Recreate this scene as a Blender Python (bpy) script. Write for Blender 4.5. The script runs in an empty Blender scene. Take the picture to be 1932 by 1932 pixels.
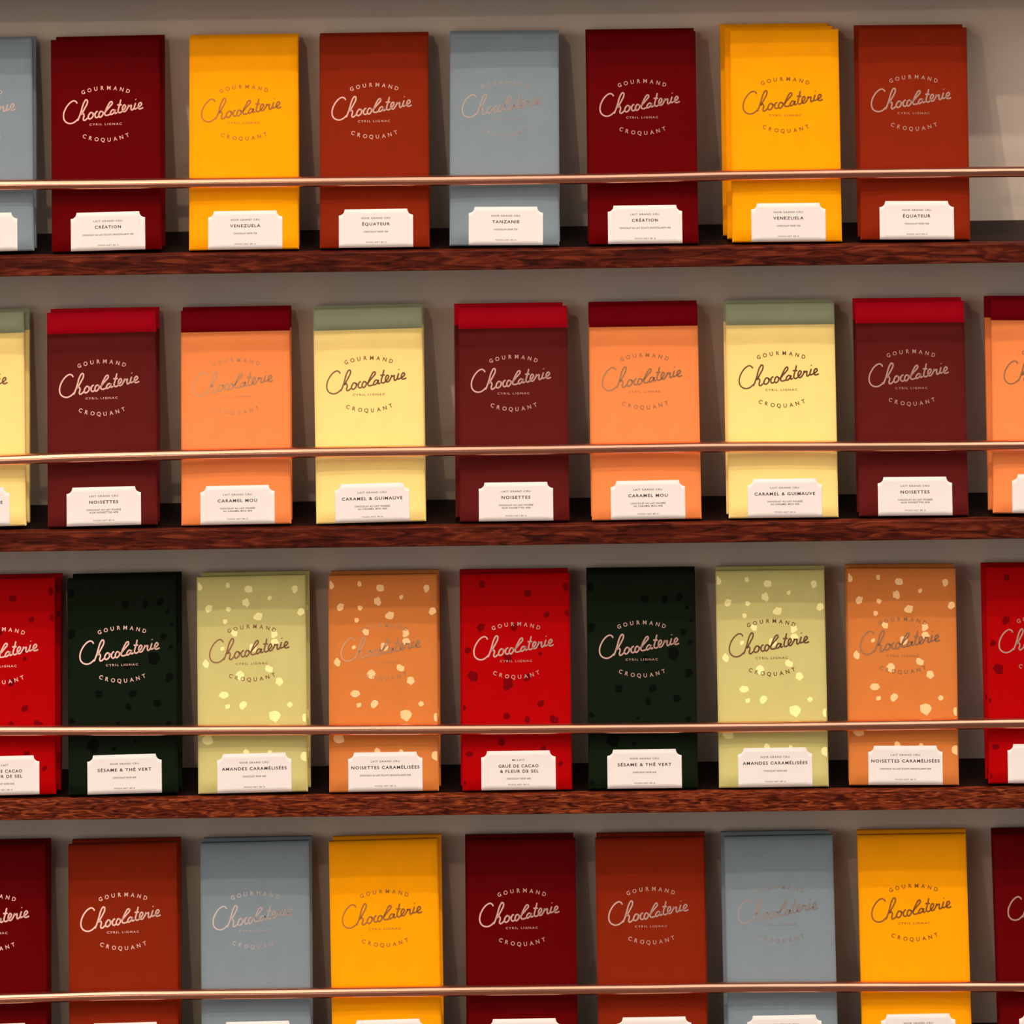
import bpy, bmesh, math, random
from mathutils import Vector, Matrix
random.seed(7)
S = bpy.context.scene
COL = S.collection
MM = 0.001

# ------------------------------------------------------------------ camera
W = 1932.0
F = 11180.0                      # focal length in pixels
ROLL = 0.0125
CAM = Vector((0.0, -4.3, 2.0))
SHX = -0.07
SHY = -1.3 / 4.3 * F / W
cd = bpy.data.cameras.new('camera')
cam = bpy.data.objects.new('camera', cd)
COL.objects.link(cam)
cd.sensor_width = 36.0
cd.lens = F / W * 36.0
cd.shift_x = SHX
cd.shift_y = SHY
cd.clip_start = 0.05
RV = Vector((math.cos(ROLL), 0, -math.sin(ROLL)))
UV = Vector((math.sin(ROLL), 0, math.cos(ROLL)))
FV = Vector((0, 1, 0))
cam.matrix_world = Matrix((
    (RV.x, UV.x, -FV.x, CAM.x), (RV.y, UV.y, -FV.y, CAM.y),
    (RV.z, UV.z, -FV.z, CAM.z), (0, 0, 0, 1)))
S.camera = cam


def P(px, py, Y):
    """measured image point on the plane at depth Y"""
    d = RV * (px - W / 2 + SHX * W) + UV * (W / 2 - py + SHY * W) + FV * F
    return CAM + d * ((Y - CAM.y) / d.y)


# ------------------------------------------------------------------ light
S.view_settings.view_transform = 'Standard'
S.view_settings.look = 'None'
S.view_settings.gamma = 1.0
S.view_settings.use_curve_mapping = False
S.view_settings.exposure = 0.0

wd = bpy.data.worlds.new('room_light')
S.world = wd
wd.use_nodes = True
nt = wd.node_tree
nt.nodes.clear()
wo = nt.nodes.new('ShaderNodeOutputWorld')
bg = nt.nodes.new('ShaderNodeBackground')
tc = nt.nodes.new('ShaderNodeTexCoord')
sx = nt.nodes.new('ShaderNodeSeparateXYZ')
cr = nt.nodes.new('ShaderNodeValToRGB')
mr = nt.nodes.new('ShaderNodeMapRange')
nt.links.new(tc.outputs['Generated'], sx.inputs[0])
nt.links.new(sx.outputs['Z'], mr.inputs['Value'])
mr.inputs['From Min'].default_value = -1
mr.inputs['From Max'].default_value = 1
nt.links.new(mr.outputs[0], cr.inputs[0])
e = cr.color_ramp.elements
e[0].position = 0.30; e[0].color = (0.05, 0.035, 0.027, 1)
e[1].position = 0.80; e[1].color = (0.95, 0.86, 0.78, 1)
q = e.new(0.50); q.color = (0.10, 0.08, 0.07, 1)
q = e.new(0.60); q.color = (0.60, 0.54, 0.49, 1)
# world light shaped by hand: dim behind the camera, bright sideways, darkens stack gaps
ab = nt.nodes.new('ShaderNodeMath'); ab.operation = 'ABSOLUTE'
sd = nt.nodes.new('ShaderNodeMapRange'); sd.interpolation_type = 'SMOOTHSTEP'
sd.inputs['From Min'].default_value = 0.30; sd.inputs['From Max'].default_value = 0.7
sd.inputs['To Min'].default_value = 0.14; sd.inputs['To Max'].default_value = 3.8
mx = nt.nodes.new('ShaderNodeVectorMath'); mx.operation = 'SCALE'
nt.links.new(sx.outputs['X'], ab.inputs[0]); nt.links.new(ab.outputs[0], sd.inputs['Value'])
up = nt.nodes.new('ShaderNodeMapRange'); up.interpolation_type = 'SMOOTHSTEP'  # overhead part of the world lifted too, to brighten the copper rails
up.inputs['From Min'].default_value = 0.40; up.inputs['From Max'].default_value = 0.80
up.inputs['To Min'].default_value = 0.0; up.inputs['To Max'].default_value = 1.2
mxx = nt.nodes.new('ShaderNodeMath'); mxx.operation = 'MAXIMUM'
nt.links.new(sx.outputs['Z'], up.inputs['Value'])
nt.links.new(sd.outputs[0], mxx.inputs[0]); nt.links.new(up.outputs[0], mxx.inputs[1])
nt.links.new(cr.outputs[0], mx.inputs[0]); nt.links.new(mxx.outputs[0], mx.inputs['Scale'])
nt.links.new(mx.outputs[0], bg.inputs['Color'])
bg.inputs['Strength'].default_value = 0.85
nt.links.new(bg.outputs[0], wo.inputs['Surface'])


def aim(o, loc, target):
    o.location = loc
    o.rotation_euler = (Vector(target) - Vector(loc)).to_track_quat('-Z', 'Y').to_euler()


def area(name, loc, target, sx_, sy_, power, col):
    l = bpy.data.lights.new(name, 'AREA')
    l.shape = 'RECTANGLE'; l.size = sx_; l.size_y = sy_
    l.energy = power; l.color = col
    o = bpy.data.objects.new(name, l); COL.objects.link(o)
    aim(o, loc, target)
    return o


def spot(name, loc, target, power, col, rad=0.03, ang=70):
    l = bpy.data.lights.new(name, 'SPOT')
    l.energy = power; l.color = col; l.shadow_soft_size = rad
    l.spot_size = math.radians(ang); l.spot_blend = 0.6
    o = bpy.data.objects.new(name, l); COL.objects.link(o)
    aim(o, loc, target)
    return o


area('foil_fill_light', (-1.75, -5.6, 1.35), (-0.1, 0, 0.7), 2.0, 1.1, 22, (1.0, 0.92, 0.86))  # added area light, no actual window: foil reflections on the left bars
spot('ceiling_spot', (-2.1, -3.0, 5.5), (-0.05, 0, 0.50), 375, (1.0, 0.87, 0.74), 0.05, 30)
spot('ceiling_spot', (1.75, -2.2, 5.3), (0.10, 0, 0.50), 345, (1.0, 0.87, 0.75), 0.04, 30)
spot('ceiling_spot', (-1.7, -1.7, 5.2), (0.0, 0, 0.5), 60, (1.0, 0.88, 0.76), 0.04, 30)
area('rail_fill_light', (0.0, -3.3, 3.9), (0, 0, 0.6), 5.0, 0.6, 10, (1.0, 0.90, 0.82))  # added unseen strip light, gives the copper rails a bright upper band
pl = bpy.data.lights.new('pendant_lamp', 'POINT')
pl.energy = 13; pl.color = (1.0, 0.75, 0.5); pl.shadow_soft_size = 0.018
po = bpy.data.objects.new('pendant_lamp', pl); COL.objects.link(po)
po.location = (-0.56, -1.6, 1.9)


# ------------------------------------------------------------------ materials
def lin(c):
    return tuple((v / 255 / 12.92) if v / 255 <= 0.04045 else ((v / 255 + 0.055) / 1.055) ** 2.4 for v in c)


def mat(name, col, rough=0.5, metal=0.0, spec=0.5, bump=0.0, bscale=400.0, var=0.0, vscale=30.0, stretch=(1, 1, 1)):
    m = bpy.data.materials.new(name); m.use_nodes = True
    t = m.node_tree; b = t.nodes['Principled BSDF']
    b.inputs['Base Color'].default_value = (*col, 1)
    b.inputs['Roughness'].default_value = rough
    b.inputs['Metallic'].default_value = metal
    b.inputs['Specular IOR Level'].default_value = spec
    tcn = t.nodes.new('ShaderNodeTexCoord')
    mp = t.nodes.new('ShaderNodeMapping'); mp.inputs['Scale'].default_value = stretch
    t.links.new(tcn.outputs['Object'], mp.inputs[0])
    if bump:
        n = t.nodes.new('ShaderNodeTexNoise'); n.inputs['Scale'].default_value = bscale
        bp = t.nodes.new('ShaderNodeBump'); bp.inputs['Strength'].default_value = bump
        bp.inputs['Distance'].default_value = 0.001
        t.links.new(mp.outputs[0], n.inputs['Vector'])
        t.links.new(n.outputs['Fac'], bp.inputs['Height'])
        t.links.new(bp.outputs[0], b.inputs['Normal'])
    if var:
        n = t.nodes.new('ShaderNodeTexNoise'); n.inputs['Scale'].default_value = vscale
        n.inputs['Detail'].default_value = 4
        t.links.new(mp.outputs[0], n.inputs['Vector'])
        r = t.nodes.new('ShaderNodeValToRGB')
        r.color_ramp.elements[0].position = 0.3; r.color_ramp.elements[1].position = 0.7
        r.color_ramp.elements[0].color = (*[c * (1 - var) for c in col], 1)
        r.color_ramp.elements[1].color = (*[min(1, c * (1 + var)) for c in col], 1)
        t.links.new(n.outputs['Fac'], r.inputs[0])
        t.links.new(r.outputs[0], b.inputs['Base Color'])
    return m


def paper(name, rgb, rough=0.6, spec=0.035):
    return mat(name, lin(rgb), rough, 0, spec, bump=0.06, bscale=900, var=0.03, vscale=60)


def wood(name, dark, mid, light, grain=9.0, rough=0.33):
    m = bpy.data.materials.new(name); m.use_nodes = True
    t = m.node_tree; b = t.nodes['Principled BSDF']
    tcn = t.nodes.new('ShaderNodeTexCoord')
    mp = t.nodes.new('ShaderNodeMapping'); mp.inputs['Scale'].default_value = (1.0, 7.0, 7.0)
    n1 = t.nodes.new('ShaderNodeTexNoise'); n1.inputs['Scale'].default_value = grain * 3.5
    n1.inputs['Detail'].default_value = 6; n1.inputs['Distortion'].default_value = 1.6
    t.links.new(tcn.outputs['Object'], mp.inputs[0]); t.links.new(mp.outputs[0], n1.inputs['Vector'])
    r = t.nodes.new('ShaderNodeValToRGB')
    r.color_ramp.elements[0].position = 0.36; r.color_ramp.elements[0].color = (*lin(dark), 1)
    r.color_ramp.elements[1].position = 0.68; r.color_ramp.elements[1].color = (*lin(light), 1)
    k = r.color_ramp.elements.new(0.52); k.color = (*lin(mid), 1)
    t.links.new(n1.outputs['Fac'], r.inputs[0]); t.links.new(r.outputs[0], b.inputs['Base Color'])
    bp = t.nodes.new('ShaderNodeBump'); bp.inputs['Strength'].default_value = 0.25
    bp.inputs['Distance'].default_value = 0.001
    t.links.new(n1.outputs['Fac'], bp.inputs['Height']); t.links.new(bp.outputs[0], b.inputs['Normal'])
    b.inputs['Roughness'].default_value = rough
    b.inputs['Specular IOR Level'].default_value = 0.15
    return m


M_wall = mat('plaster_wall', lin((206, 190, 174)), 0.7, bump=0.15, bscale=90, var=0.05, vscale=7)
M_floor = mat('floor_boards', lin((70, 48, 36)), 0.5, var=0.3, vscale=6, stretch=(1, 8, 1))
M_board = wood('dark_stained_wood', (12, 4, 3), (22, 7, 5), (34, 12, 8), rough=0.5)
M_edge = wood('red_brown_wood', (46, 10, 4), (82, 26, 12), (118, 48, 24), rough=0.5)
M_edge2 = wood('figured_wood', (50, 11, 4), (104, 38, 17), (156, 74, 36), grain=20, rough=0.45)
M_copper = mat('polished_copper', (0.98, 0.46, 0.31), 0.24, 1.0, bump=0.35, bscale=14, stretch=(1, 9, 9))
M_brass = mat('copper_bracket', (0.55, 0.27, 0.17), 0.3, 1.0)
M_card = mat('white_card', lin((230, 220, 215)), 0.55, spec=0.3, bump=0.04, bscale=800)
M_ink = mat('brown_ink', lin((52, 38, 36)), 0.6)
M_ink2 = mat('grey_brown_ink', lin((92, 76, 72)), 0.6)
F_rose = mat('rose_gold_foil', (0.95, 0.56, 0.46), 0.32, 0.85)
F_cop = mat('dark_copper_foil', (0.36, 0.17, 0.09), 0.34, 0.85)
F_amber = mat('amber_copper_foil', (0.56, 0.21, 0.05), 0.34, 0.8)
F_tan = mat('tan_copper_foil', (0.72, 0.36, 0.18), 0.32, 0.85)
F_grey = mat('pewter_rose_foil', (0.62, 0.50, 0.46), 0.32, 0.85)

KIND = {
    'burgundy': dict(adj='burgundy', base=(92, 0, 3), foil=F_rose, l1='LAIT GRAND CRU', name=[('CRÉATION', 19)], l3=[('CHOCOLAT AU LAIT ÉCLATS CROUSTILLANTS 45%', 37)]),
    'yellow': dict(adj='amber yellow', base=(252, 160, 4), foil=F_amber, l1='NOIR GRAND CRU', name=[('VENEZUELA', 22)], l3=[('CHOCOLAT NOIR 72%', 17)]),
    'brown': dict(adj='rust brown', base=(130, 35, 10), foil=F_rose, l1='NOIR GRAND CRU', name=[('ÉQUATEUR', 20)], l3=[('CHOCOLAT NOIR 76%', 17.5)]),
    'blue': dict(adj='slate blue', base=(124, 137, 145), foil=F_grey, l1='NOIR GRAND CRU', name=[('TANZANIE', 19.7)], l3=[('CHOCOLAT NOIR 75%', 17)]),
    'maroon': dict(adj='maroon red-topped', base=(90, 24, 22), band=(196, 8, 30), foil=F_rose, l1='LAIT GRAND CRU', name=[('NOISETTES', 21)], l3=[('CHOCOLAT AU LAIT FOURRÉ', 25), ('AUX NOISETTES 40%', 21)]),
    'orange': dict(adj='apricot orange red-topped', base=(242, 136, 75), band=(128, 2, 16), foil=F_tan, l1='LAIT GRAND CRU', name=[('CARAMEL MOU', 28.7)], l3=[('CHOCOLAT AU LAIT FOURRÉ', 25.5), ('AU CARAMEL MOU 40%', 21)]),
    'cream': dict(adj='cream yellow green-topped', base=(251, 219, 134), band=(160, 166, 134), foil=F_cop, l1='LAIT GRAND CRU', name=[('CARAMEL & GUIMAUVE', 44)], l3=[('CHOCOLAT AU LAIT FOURRÉ', 25.5), ('AU CARAMEL MOU 40%', 21)]),
    'red': dict(adj='bright red dark-speckled', base=(168, 0, 3), fleck=(112, 0, 6), foil=F_rose, l1='MI-LAIT', l1w=9, name=[('GRUÉ DE CACAO', 29), ('& FLEUR DE SEL', 28)], l3=[('CHOCOLAT NOIR 66%', 17.5)]),
    'green': dict(adj='dark green', base=(16, 25, 13), fleck=(5, 9, 5), foil=F_rose, l1='NOIR GRAND CRU', name=[('SÉSAME & THÉ VERT', 39)], l3=[('CHOCOLAT NOIR 66%', 17)]),
    'pale': dict(adj='pale green cream-flecked', base=(200, 190, 120), fleck=(250, 238, 165), foil=F_cop, l1='NOIR GRAND CRU', name=[('AMANDES CARAMÉLISÉES', 47)], l3=[('CHOCOLAT NOIR 66%', 17)]),
    'tan': dict(adj='light orange cream-flecked', base=(208, 121, 58), fleck=(252, 200, 142), foil=F_tan, l1='LAIT GRAND CRU', name=[('NOISETTES CARAMÉLISÉES', 49.6)], l3=[('CHOCOLAT AU LAIT ÉCLATS CROUSTILLANTS 45%', 37)]),
}


# ------------------------------------------------------------------ helpers
def obj(name, bm, m, parent=None, smooth=False):
    me = bm if isinstance(bm, bpy.types.Mesh) else bpy.data.meshes.new(name)
    if not isinstance(bm, bpy.types.Mesh):
        bm.normal_update(); bm.to_mesh(me); bm.free()
        for mm_ in (m if isinstance(m, (list, tuple)) else [m]):
            me.materials.append(mm_)
        if smooth:
            for p in me.polygons: p.use_smooth = True
    o = bpy.data.objects.new(name, me); COL.objects.link(o)
    if parent: o.parent = parent
    return o


def tag(o, label=None, cat=None, group=None, kind=None):
    if label: o['label'] = label
    if cat: o['category'] = cat
    if group: o['group'] = group
    if kind: o['kind'] = kind


def empty(name, mw):
    o = bpy.data.objects.new(name, None); COL.objects.link(o)
    o.empty_display_size = 0.02
    o.matrix_world = mw
    return o


def box_bm(x0, x1, y0, y1, z0, z1, bev=0.0, seg=2):
    bm = bmesh.new()
    v = [bm.verts.new((x, y, z)) for x in (x0, x1) for y in (y0, y1) for z in (z0, z1)]
    for f in ((0, 1, 3, 2), (4, 6, 7, 5), (0, 4, 5, 1), (2, 3, 7, 6), (0, 2, 6, 4), (1, 5, 7, 3)):
        bm.faces.new([v[i] for i in f])
    bmesh.ops.recalc_face_normals(bm, faces=bm.faces)
    if bev:
        bmesh.ops.bevel(bm, geom=bm.edges[:], offset=bev, segments=seg, affect='EDGES', profile=0.5)
    return bm


def tube_bm(pts, r, n=20):
    bm = bmesh.new(); rings = []
    for i, p in enumerate(pts):
        a = pts[max(0, i - 1)]; b = pts[min(len(pts) - 1, i + 1)]
        t = (b - a).normalized(); u = t.cross(Vector((0, 1, 0))).normalized(); w = t.cross(u)
        rings.append([bm.verts.new(p + u * r * math.cos(2 * math.pi * k / n) + w * r * math.sin(2 * math.pi * k / n)) for k in range(n)])
    for a, b in zip(rings, rings[1:]):
        for k in range(n):
            bm.faces.new((a[k], a[(k + 1) % n], b[(k + 1) % n], b[k]))
    bm.faces.new(rings[0]); bm.faces.new(rings[-1])
    bmesh.ops.recalc_face_normals(bm, faces=bm.faces)
    return bm


# ------------------------------------------------------------------ setting
YWALL = 0.0625
YFRONT = -0.004
bm = box_bm(-2.6, 2.6, YWALL, YWALL + 0.15, 0.0, 5.8)
tag(obj('wall_back', bm, M_wall), kind='structure')
bm = box_bm(-2.6, 2.6, -7.0, YWALL + 0.15, -0.1, 0.0)
tag(obj('floor', bm, M_floor), kind='structure')

# bar geometry (metres)
BW, BL, BT = 0.0795, 0.1505, 0.0085
LEAN = math.radians(14.0)
LIFT = BT * math.sin(LEAN) + 0.00005
CH = 0.0009
HW = BW / 2


def bulge(x, z):
    u = max(-1, min(1, x / (HW - CH))); v = max(-1, min(1, (z - BL / 2) / (BL / 2 - CH)))
    return 0.0010 * (1 - u * u) * (1 - 0.6 * v * v - 0.4 * v ** 6)


def yf(x, z, off=0.0):
    return -bulge(x, z) - off


def box_part(z0, z1, cap0=True, cap1=True, flecks=None):
    """a slice of the chamfered, slightly puffed box between heights z0 and z1"""
    bm = bmesh.new()
    xs = [-HW, -HW + CH] + [(-HW + CH) + (BW - 2 * CH) * i / 12 for i in range(1, 12)] + [HW - CH, HW]
    n = max(2, int((z1 - z0) / 0.009))
    zs = [z0 + (CH if z0 < 1e-6 else 0) + ((z1 - (CH if z1 > BL - 1e-6 else 0)) - (z0 + (CH if z0 < 1e-6 else 0))) * i / n for i in range(n + 1)]
    if z0 < 1e-6: zs = [0.0] + zs
    if z1 > BL - 1e-6: zs = zs + [BL]
    grid = []
    for z in zs:
        row = []
        for x in xs:
            edge = abs(x) > HW - CH / 2 or (z < CH / 2) or (z > BL - CH / 2)
            row.append(bm.verts.new((x, CH if edge else -bulge(x, z), z)))
        grid.append(row)
    for i in range(len(zs) - 1):
        for j in range(len(xs) - 1):
            f = bm.faces.new((grid[i][j], grid[i][j + 1], grid[i + 1][j + 1], grid[i + 1][j]))
            f.smooth = not (j in (0, len(xs) - 2) or zs[i + 1] < 2 * CH or zs[i] > BL - 2 * CH)
    back = []
    for z in zs:
        back.append([bm.verts.new((-HW, BT - CH, z)), bm.verts.new((-HW + CH, BT, z)), bm.verts.new((HW - CH, BT, z)), bm.verts.new((HW, BT - CH, z))])
    for i in range(len(zs) - 1):
        a, b = back[i], back[i + 1]
        bm.faces.new((grid[i][0], grid[i + 1][0], b[0], a[0]))
        bm.faces.new((a[0], b[0], b[1], a[1])); bm.faces.new((a[1], b[1], b[2], a[2])); bm.faces.new((a[2], b[2], b[3], a[3]))
        bm.faces.new((a[3], b[3], grid[i + 1][-1], grid[i][-1]))
    bm.faces.new(list(reversed(grid[0])) + back[0]) if False else None
    for idx, flip in ((0, False), (-1, True)):
        loop = grid[idx] + [back[idx][3], back[idx][2], back[idx][1], back[idx][0]]
        if flip: loop = loop
        bm.faces.new(loop if flip else list(reversed(loop)))
    bmesh.ops.recalc_face_normals(bm, faces=bm.faces)
    if flecks:
        for (x, zt, r, seed) in flecks:
            z = BL - zt
            rnd = random.Random(seed)
            k = 11; ph = rnd.random() * 6.28; el = rnd.uniform(0.72, 1.0)
            jag = [rnd.uniform(0.78, 1.18) for _ in range(k)]
            def cl(px, pz):
                px = max(-HW + CH, min(HW - CH, px)); pz = max(CH, min(BL - CH, pz))
                return bm.verts.new((px, yf(px, pz, 0.00006), pz))
            if abs(x) > HW - CH or z < CH or z > BL - CH:
                x = max(-HW + CH * 1.5, min(HW - CH * 1.5, x)); z = max(CH * 1.5, min(BL - CH * 1.5, z))
            c = cl(x, z); ring = []
            for q_ in range(k):
                a = 2 * math.pi * q_ / k
                dx = r * jag[q_] * math.cos(a) * el; dz = r * jag[q_] * math.sin(a)
                dx, dz = dx * math.cos(ph) - dz * math.sin(ph), dx * math.sin(ph) + dz * math.cos(ph)
                ring.append(cl(x + dx, z + dz))
            for q_ in range(k):
                try:
                    f = bm.faces.new((c, ring[(q_ + 1) % k], ring[q_]))
                    f.material_index = 1
                    f.normal_update()
                    if f.normal.y > 0: f.normal_flip()
                except ValueError:
                    pass
    return bm


def fl(lst, x0, y0, w):
    s = BW / w
    return [((x - x0) * s - HW, (y - y0) * s / 1.035, r * s, i * 13 + 5) for i, (x, y, r) in enumerate(lst)]


PALE = fl([(1385, 160, 15), (1512, 187, 26), (1795, 192, 25), (1640, 245, 15), (1497, 268, 25), (1268, 300, 26), (1388, 305, 17), (1832, 330, 24),
           (1570, 352, 28), (1367, 378, 15), (1424, 450, 22), (1668, 462, 24), (1535, 540, 26), (1350, 542, 14), (1668, 512, 26), (1247, 632, 27),
           (1632, 670, 27), (1452, 708, 27), (1695, 745, 27), (1358, 820, 28), (1378, 890, 16), (1472, 885, 27), (1758, 887, 16), (1663, 955, 38),
           (1852, 970, 24), (1203, 165, 28), (1255, 1088, 36), (1490, 1168, 22), (1847, 1200, 26), (1635, 1175, 18)], 1195, 107, 665)
GREEN = fl([(437, 205, 24), (765, 278, 25), (885, 278, 27), (975, 275, 25), (1022, 333, 14), (435, 450, 34), (995, 480, 22), (1040, 540, 15),
            (1045, 410, 12), (935, 605, 38), (768, 640, 26), (1028, 725, 27), (600, 812, 25), (808, 815, 26), (950, 875, 26), (777, 895, 24),
            (433, 968, 20), (560, 1120, 40), (820, 1100, 12), (690, 1140, 15), (715, 990, 13), (1020, 1000, 18), (432, 1370, 16)], 412, 117, 660)
RED = fl([(1128, 140, 20), (1405, 198, 24), (1642, 160, 28), (1520, 330, 20), (1652, 320, 22), (1120, 400, 28), (1320, 400, 25), (1040, 535, 20),
          (1475, 510, 20), (1280, 585, 26), (1070, 690, 34), (1283, 740, 37), (1395, 700, 24), (1480, 860, 23), (1270, 930, 23), (1395, 955, 23),
          (1557, 955, 31), (1010, 880, 14), (1240, 1085, 25), (1045, 1155, 22), (1490, 1130, 19), (1595, 1220, 17), (1480, 560, 12), (1008, 1330, 18)], 1000, 77, 662)


# ---- lettering
def text_mesh(body, width, cap, bold=0.02, space=1.15):
    """flat glyph outlines centred on 0,0 as (verts, faces) in metres"""
    c = bpy.data.curves.new('glyphs', 'FONT')
    c.body = body; c.size = 1.0; c.space_character = space; c.offset = bold
    c.resolution_u = 3; c.align_x = 'LEFT'
    o = bpy.data.objects.new('glyphs', c); COL.objects.link(o)
    dg = bpy.context.evaluated_depsgraph_get()
    me = bpy.data.meshes.new_from_object(o.evaluated_get(dg))
    vs = [v.co.copy() for v in me.vertices]; fs = [tuple(p.vertices) for p in me.polygons]
    bpy.data.objects.remove(o); bpy.data.curves.remove(c); bpy.data.meshes.remove(me)
    x0 = min(v.x for v in vs); x1 = max(v.x for v in vs)
    H = 0.70
    sx_ = width / (x1 - x0) if width else cap / H
    return [((v.x - (x0 + x1) / 2) * sx_, (v.y - H / 2) * cap / H) for v in vs], fs


def put_flat(bm, vf, cx, cz, off, rot=0.0, mi=0):
    vs, fs = vf
    ca, sa = math.cos(rot), math.sin(rot)
    nv = []
    for (x, z) in vs:
        X = cx + x * ca - z * sa; Z = cz + x * sa + z * ca
        nv.append(bm.verts.new((X, yf(X, Z, off), Z)))
    for f in fs:
        try:
            g = bm.faces.new([nv[i] for i in f]); g.material_index = mi
            g.normal_update()
            if g.normal.y > 0: g.normal_flip()
        except ValueError:
            pass


SCRIPT = [
    [(425, 362), (408, 325), (360, 303), (300, 328), (240, 385), (188, 465), (155, 550), (147, 630), (165, 700), (215, 750), (285, 768), (350, 752), (400, 718), (440, 676)],
    [(432, 716), (458, 660), (490, 575), (515, 495), (540, 405), (572, 330), (606, 288), (636, 305), (630, 365), (595, 435), (550, 515), (505, 590), (535, 562), (562, 585), (563, 625), (550, 672), (562, 706), (600, 695), (640, 655)],
    [(745, 562), (704, 548), (664, 595), (650, 648), (678, 680), (722, 658), (752, 610), (742, 562), (775, 582), (800, 570)],
    [(848, 526), (814, 540), (790, 592), (796, 640), (828, 654), (858, 634)],
    [(940, 534), (905, 528), (876, 568), (868, 618), (894, 648), (930, 622), (956, 575), (940, 534), (965, 556), (1000, 545)],
    [(990, 555), (1040, 490), (1098, 425), (1140, 372), (1132, 332), (1096, 345), (1050, 420), (1012, 500), (988, 570), (1003, 608), (1050, 608), (1092, 590)],
    [(1196, 512), (1152, 498), (1112, 540), (1102, 588), (1136, 590), (1180, 548), (1204, 500), (1190, 555), (1206, 574), (1242, 552)],
    [(1318, 290), (1292, 400), (1262, 500), (1266, 548), (1302, 560), (1342, 532)],
    [(1242, 402), (1335, 398)],
    [(1342, 532), (1388, 482), (1412, 432), (1388, 402), (1356, 438), (1345, 500), (1370, 540), (1412, 528), (1448, 476)],
    [(1440, 490), (1466, 440), (1474, 408), (1484, 430), (1528, 412), (1522, 470), (1532, 510), (1572, 488), (1592, 450)],
    [(1618, 362), (1592, 448), (1600, 486), (1640, 472)],
    [(1617, 286), (1625, 298)],
    [(1640, 472), (1700, 438), (1740, 392), (1718, 358), (1682, 388), (1670, 448), (1692, 485), (1732, 480), (1772, 460)],
]


def catmull(pts, n=5):
    out = []
    for i in range(len(pts) - 1):
        p0 = pts[max(0, i - 1)]; p1 = pts[i]; p2 = pts[i + 1]; p3 = pts[min(len(pts) - 1, i + 2)]
        for k in range(n):
            t = k / n
            out.append(tuple(0.5 * ((2 * p1[a]) + (-p0[a] + p2[a]) * t + (2 * p0[a] - 5 * p1[a] + 4 * p2[a] - p3[a]) * t * t + (-p0[a] + 3 * p1[a] - 3 * p2[a] + p3[a]) * t ** 3) for a in (0, 1)))
    out.append(pts[-1])
    return out


def logo_bm():
    bm = bmesh.new()
    for si, st in enumerate(SCRIPT):
        pts = []
        for (X, Y) in catmull(st):
            x = (X / 10.733 - 93.4) / 2.6; y = (Y / 10.733 + 90.5) / 2.6 / 1.035
            y += (x) * 0.013
            pts.append(Vector((x * MM, BL - y * MM)))
        w = (0.00052 if si == 0 else 0.00055)
        L = []; R = []
        for i, p in enumerate(pts):
            a = pts[max(0, i - 1)]; b = pts[min(len(pts) - 1, i + 1)]
            d = (b - a).normalized(); nrm = Vector((-d.y, d.x))
            ww = w * (0.55 if i in (0, len(pts) - 1) and len(st) > 2 else 1.0)
            off = 0.00008 + si * 0.000004
            for S_, sg in ((L, 1), (R, -1)):
                v = p + nrm * ww * sg
                S_.append(bm.verts.new((v.x, yf(v.x, v.y, off), v.y)))
        for i in range(len(pts) - 1):
            f = bm.faces.new((L[i], L[i + 1], R[i + 1], R[i]))
            f.normal_update()
            if f.normal.y > 0: f.normal_flip()
    # arched words
    for word, cy, R, sgn, half in (('GOURMAND', 36.4, 51.0, 1, 16.7), ('CROQUANT', 74.6, 44.0, -1, 15.9)):
        cy = cy / 1.035
        tot = half / R
        for i, chh in enumerate(word):
            a = -tot + 2 * tot * i / (len(word) - 1)
            x = R * math.sin(a); dz = -R * (1 - math.cos(a)) * sgn
            put_flat(bm, text_mesh(chh, 0, 2.75 * MM, 0.018), x * MM + 0.0002, BL + (-cy + dz) * MM, 0.00008, -a * sgn)
    put_flat(bm, text_mesh('CYRIL LIGNAC', 23.5 * MM, 1.45 * MM, 0.012, 1.35), 0, BL - 61.0 * MM, 0.00008)
    return bm


CW, CHT, NR = 0.0540, 0.0273, 0.0043
CX = 0.0011


def card_bm():
    """white label with two scooped top corners, standing proud of the wrapper"""
    bm = bmesh.new()
    xs = []
    for i in range(9):
        xs.append(-CW / 2 + NR * (1 - math.cos(math.pi / 2 * i / 8)) if False else -CW / 2 + NR * i / 8)
    xs += [-CW / 2 + NR + (CW - 2 * NR) * i / 12 for i in range(1, 12)]
    xs += [CW / 2 - NR + NR * i / 8 for i in range(9)]
    def top(x):
        d = CW / 2 - abs(x)
        if d >= NR - 1e-9: return CHT
        return CHT - math.sqrt(max(0, NR * NR - d * d))
    n = 8
    z0 = 0.0003
    layers = []
    for off in (0.00016, 0.00002):
        g = []
        for x in xs:
            t = top(x)
            g.append([bm.verts.new((x + CX, yf(x + CX, max(CH * 1.2, z0 + (t - z0) * k / n), off), z0 + (t - z0) * k / n)) for k in range(n + 1)])
        layers.append(g)
    a, b = layers
    for i in range(len(xs) - 1):
        for k in range(n):
            bm.faces.new((a[i][k], a[i + 1][k], a[i + 1][k + 1], a[i][k + 1])).smooth = True
        bm.faces.new((a[i][n], a[i + 1][n], b[i + 1][n], b[i][n]))
        bm.faces.new((a[i][0], b[i][0], b[i + 1][0], a[i + 1][0]))
    for i in (0, len(xs) - 1):
        for k in range(n):
            bm.faces.new((a[i][k], a[i][k + 1], b[i][k + 1], b[i][k]))
    bmesh.ops.recalc_face_normals(bm, faces=bm.faces)
    return bm


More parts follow.
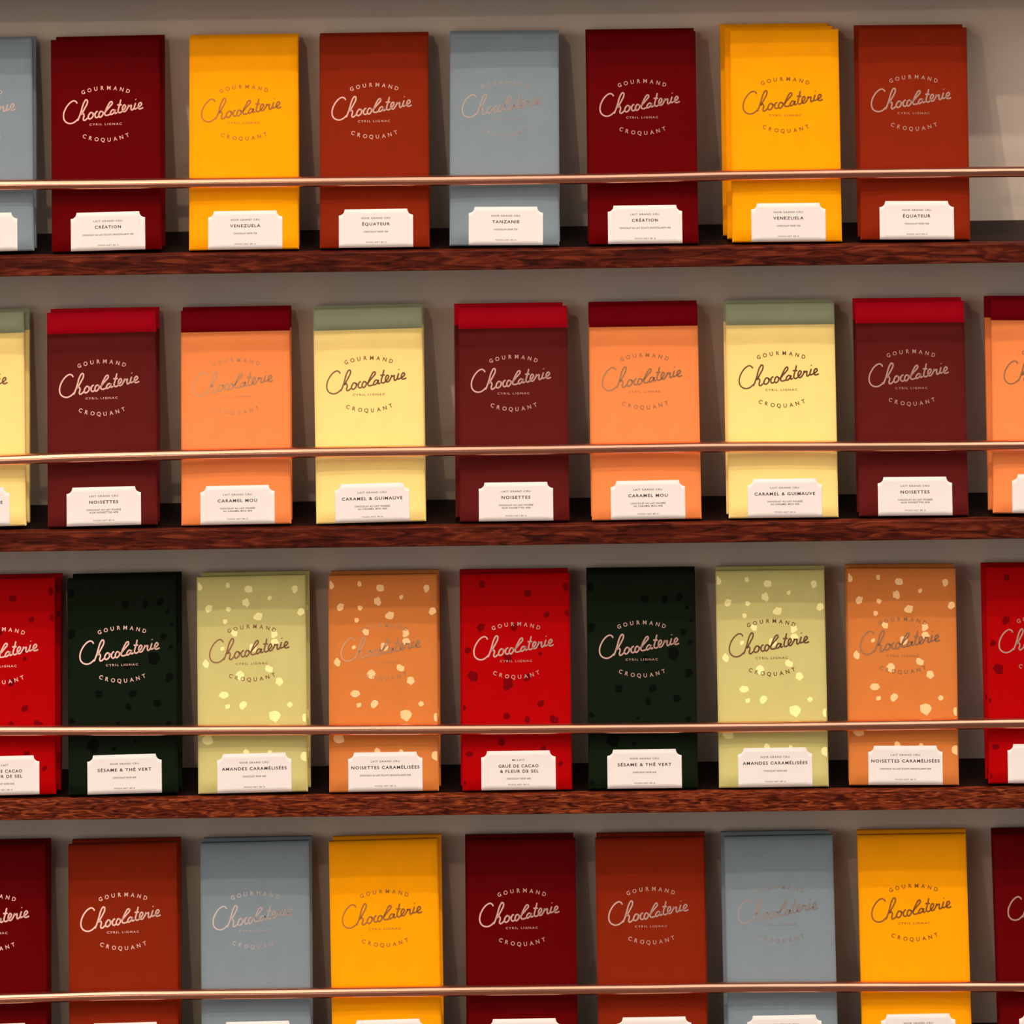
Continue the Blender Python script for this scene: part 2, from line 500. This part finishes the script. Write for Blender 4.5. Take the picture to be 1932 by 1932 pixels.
def label_text_bm(k):
    bm = bmesh.new()
    two = len(k['name']) == 2
    o = 0.00022
    put_flat(bm, text_mesh(k['l1'], k.get('l1w', 21) * MM, 1.25 * MM, 0.01, 1.2), CX, CHT - 6.3 * MM, o, 0, 1)
    for i, (s, w) in enumerate(k['name']):
        put_flat(bm, text_mesh(s, w * MM, 2.05 * MM, 0.022, 1.25), CX + (0.0006 * i), CHT - (10.5 + 3.6 * i) * MM, o, 0, 0)
    y = 19.2 if two else 15.9
    for i, (s, w) in enumerate(k['l3']):
        put_flat(bm, text_mesh(s, w * MM, 1.15 * MM, 0.018), CX, CHT - (y + 1.85 * i) * MM, o, 0, 1)
    put_flat(bm, text_mesh('POIDS NET 80 G', 15 * MM, 0.95 * MM, 0.005), CX, CHT - 23.3 * MM, o, 0, 1)
    return bm


BANDH = 0.0152
PROTO = {}
logo_base = None
card_base = None
for kn, k in KIND.items():
    m = paper(kn + '_paper', k['base'])
    mats = [m]
    fk = None
    if 'fleck' in k:
        mats.append(paper(kn + '_fleck_print', k['fleck']))
        fk = {'pale': PALE, 'tan': PALE, 'green': GREEN, 'red': RED}[kn]
    d = {}
    def mesh(name, bm, ms):
        me = bpy.data.meshes.new(name); bm.normal_update(); bm.to_mesh(me); bm.free()
        for x in ms: me.materials.append(x)
        return me
    if 'band' in k:
        d['wrapper'] = mesh('wrapper', box_part(0, BL - BANDH), mats)
        d['top_band'] = mesh('top_band', box_part(BL - BANDH, BL), [paper(kn + '_band_paper', k['band'])])
    else:
        d['wrapper'] = mesh('wrapper', box_part(0, BL, flecks=fk), mats)
    lb = mesh('foil_lettering', logo_bm(), [k['foil']])
    d['foil_lettering'] = lb
    if card_base is None:
        card_base = mesh('label_card', card_bm(), [M_card])
    d['label_card'] = card_base
    d['label_text'] = mesh('label_text', label_text_bm(k), [M_ink, M_ink2])
    PROTO[kn] = d

# ------------------------------------------------------------------ shelves
SHELF_PX = [   # bar-foot line: (x, y) at left and right of the picture
    (-40, 478.0, 1727, 453.5), (193, 994.0, 1724, 974.0), (232, 1500.0, 1706, 1482.5), (231, 2006.5, 1720, 1988.5)]
RAIL_PX = [
    [(-260, 355), (0, 349), (200, 347), (600, 342.5), (868, 340), (1160, 336), (1380, 331), (1680, 326.5), (1932, 324), (2190, 322)],
    [(-260, 876), (0, 868), (200, 861), (600, 853), (868, 850), (1160, 846), (1380, 843), (1680, 842), (1932, 840), (2190, 838)],
    [(-260, 1379), (0, 1378.5), (300, 1378), (600, 1377), (860, 1376), (1080, 1374.5), (1380, 1372), (1680, 1368), (1932, 1364), (2190, 1361)],
    [(-260, 1891), (0, 1884), (130, 1880), (250, 1877), (500, 1874.5), (730, 1871), (980, 1868), (1210, 1865.5), (1432, 1862.5), (1932, 1861), (2190, 1860)]]
SN = ['top', 'second', 'third', 'bottom']
YR = 0.0030
TH = 0.0138
XL, XR = -0.62, 0.56


def make_shelf(z_at0, slope, label, edge_m):
    """shelf whose top passes z_at0 at X=0"""
    root = empty('wooden_shelf', Matrix.Translation((0, 0, z_at0)) @ Matrix.Rotation(-math.atan(slope), 4, 'Y'))
    obj('board', box_bm(XL, XR, YFRONT + 0.0081, YWALL, -TH, 0.0, 0.0004), M_board, root)
    obj('front_edge', box_bm(XL, XR, YFRONT, YFRONT + 0.008, -TH - 0.0003, 0.0, 0.0007), edge_m, root)
    tag(root, label, 'shelf', 'dark wooden display shelves')
    return root


shelf_line = []
for r, (xa, ya, xb, yb) in enumerate(SHELF_PX):
    A = P(xa, ya, 0); B = P(xb, yb, 0)
    sl = (B.z - A.z) / (B.x - A.x)
    z0 = A.z - sl * A.x - LIFT
    shelf_line.append((z0, sl))
    make_shelf(z0, sl, ['dark red-brown wooden shelf carrying the top row of chocolate bars',
                        'dark red-brown wooden shelf carrying the second row of chocolate bars',
                        'swirly-grained red-brown wooden shelf carrying the third row of chocolate bars',
                        'wooden shelf under the lowest row of chocolate bars, below the photo edge'][r], M_edge2 if r == 2 else M_edge)
z0, sl = shelf_line[0]
make_shelf(z0 + 0.2035, sl, 'wooden shelf just above the photo, over the top row of bars', M_edge)

# ------------------------------------------------------------------ rails
for r, pts in enumerate(RAIL_PX):
    ctrl = [(p.x, p.z) for p in (P(x, y, YR) for x, y in pts)]
    sm = catmull(ctrl, 8)
    v = [Vector((x, YR, z)) for x, z in sm]
    root = empty('copper_rail', Matrix.Translation(v[len(v) // 2]))
    off = v[len(v) // 2]
    obj('rod', tube_bm([p - off for p in v], 0.0038, 24), M_copper, root, True)
    for p in (v[0], v[-1]):
        zs_ = shelf_line[r][0] + shelf_line[r][1] * p.x
        x_ = p.x + (0.004 if p is v[0] else -0.004)
        obj('bracket', box_bm(x_ - 0.004 - off.x, x_ + 0.004 - off.x, -0.0025, 0.0025, zs_ - off.z, p.z - off.z + 0.0045, 0.0006), M_brass, root)
    tag(root, ['thin copper rail across the top row of chocolate bars',
               'thin copper rail across the second row of chocolate bars',
               'thin copper rail across the third row of speckled chocolate bars',
               'thin copper rail across the lowest row of chocolate bars'][r], 'rail', 'copper rails in front of the bars')

# ------------------------------------------------------------------ chocolate bars
# kind, bottom-left x, bottom-right x, top-left x, top-right x, top y, sideways slip of the rear bars (mm), turn (deg)
N = None
ROWS = [
    [('blue', N, 63.7, N, 60.5, 71, 1.0), ('burgundy', 98.8, 303.7, 94.7, 301.9, 72, 2.0), ('yellow', 356.2, 563.7, 356.5, 562.7, 68, 0),
     ('brown', 603.5, 810, 601.3, 807.8, 62.4, 0), ('blue', 846.3, 1056.9, 846, 1056, 58, 0.6), ('burgundy', 1110.4, 1319, 1104.2, 1313.5, 56, -0.5),
     ('yellow', 1379.7, 1590.9, 1373.5, 1583.7, 52.3, -6.0), ('brown', 1624, 1830.8, 1617.6, 1824, 48, -1.6)],
    [('cream', N, 49, N, 46, 587, 1.5), ('maroon', 91.6, 295, 89, 292.5, 585, 0.5), ('orange', 343, 548, 341, 545, 581, 0), ('cream', 596.6, 803.8, 591, 795, 579.5, 0),
     ('maroon', 868, 1074, 862.8, 1070.9, 573, -3.2), ('orange', 1117, 1323.8, 1109.5, 1317.6, 571, -0.5), ('cream', 1375.7, 1581.6, 1368.8, 1573.8, 568, -1.5),
     ('maroon', 1620.8, 1828, 1612.8, 1818.7, 563.6, -1.0), ('orange', 1873.9, N, 1868, N, 563, -2.5)],
    [('red', N, 105, N, 104, 1094, 3.0), ('green', 129.8, 335.4, 128, 329.8, 1095.7, 2.2), ('pale', 375.8, 579, 371.7, 575.5, 1092.6, 1.6), ('tan', 622, 827, 618, 825.5, 1091, 1.0),
     ('red', 873.7, 1078, 869, 1075.5, 1083, -1.2), ('green', 1110, 1317.6, 1106.4, 1311, 1086.6, 0), ('pale', 1357, 1563.9, 1350.8, 1555, 1080, 0),
     ('tan', 1603, 1809, 1598, 1802.5, 1077.7, -0.3), ('red', 1865.8, N, 1857.7, N, 1072, -1.6)],
    [('burgundy', N, 89.5, N, 86.7, 1596.7, 1.5), ('brown', 131, 337, 129.4, 332.5, 1599.8, 1.2), ('blue', 381, 586.5, 379, 582, 1595, 0.6), ('yellow', 627, 834.5, 620, 825.4, 1592.8, 1.0),
     ('burgundy', 884, 1090, 879.7, 1085.5, 1586, -1.6), ('brown', 1130, 1335, 1123.5, 1327.4, 1585, 0.6), ('blue', 1375, 1582, 1367.5, 1569, 1580.6, -3.0),
     ('yellow', 1626, 1836.5, 1617, 1824, 1582.5, 0), ('burgundy', 1889, N, 1871.8, N, 1578.6, -1.0)]]
ORD = ['first', 'second', 'third', 'fourth', 'fifth', 'sixth', 'seventh', 'eighth', 'ninth']
PLACE = ['front', 'middle', 'rearmost']


def build_bar(kn, front):
    d = PROTO[kn]
    root = bpy.data.objects.new('chocolate_bar', None); COL.objects.link(root)
    root.empty_display_size = 0.02
    obj('wrapper', d['wrapper'], None, root)
    if 'top_band' in d:
        obj('top_band', d['top_band'], None, root)['label'] = {'maroon': 'bright red band', 'orange': 'dark red band', 'cream': 'sage green band'}[kn]
    if front:
        obj('foil_lettering', d['foil_lettering'], None, root)['label'] = 'metallic foil script and arched lettering'
        c = obj('label_card', d['label_card'], None, root)
        c['label'] = 'white flavour label with scooped corners'
        obj('label_text', d['label_text'], None, c)
    return root


for r, row in enumerate(ROWS):
    z0, sl = shelf_line[r]
    for i, (kn, bl, br, tl, tr, ty, slip) in enumerate(row):
        wpx = 207.0
        if bl is None: bl, tl = br - wpx, tr - wpx
        if br is None: br, tr = bl + wpx, tl + wpx
        bx, tx = (bl + br) / 2, (tl + tr) / 2
        # foot of the bar on its shelf line
        A = SHELF_PX[r]
        by = A[1] + (A[3] - A[1]) * (bx - A[0]) / (A[2] - A[0])
        foot = P(bx, by, 0)
        topp = P(tx, ty, BL * math.sin(LEAN))
        phi = math.atan2(topp.x - foot.x, BL * math.cos(LEAN))
        phi = max(-0.03, min(0.03, phi))
        turn = math.radians(random.uniform(-0.35, 0.35))
        for j in range(3 if (r, i) == (0, 6) else 2):
            s = slip * MM * ((0, 0.6, 1.0) if (r, i) == (0, 6) else (0, 1.0))[j] + (random.uniform(-0.3, 0.3) * MM if j else 0)
            ph = phi * (1, 0.5, 0.3)[j] + sl * -1 * (0, 0.5, 0.7)[j]
            x = foot.x + s
            y = j * (BT / math.cos(LEAN) + 0.0014)
            zs_ = z0 + sl * x
            lift = LIFT + abs(math.tan(ph + sl)) * HW * 0.97
            M = Matrix.Translation((x, y, zs_ + lift)) @ Matrix.Rotation(ph, 4, 'Y') @ Matrix.Rotation(turn if j == 0 else 0, 4, 'Z') @ Matrix.Rotation(-(LEAN if (r, i) != (0, 6) else math.radians(12.2)), 4, 'X')
            b = build_bar(kn, j == 0)
            b.matrix_world = M
            adj = KIND[kn]['adj']
            cut = ''
            tag(b, '%s chocolate bar, %s of the %s stack from left, %s shelf' % (adj, ('front' if j == 0 else 'rear' if not (r, i) == (0, 6) else PLACE[j]), ORD[i], SN[r]),
                'chocolate bar', 'chocolate bars on the %s shelf' % SN[r])
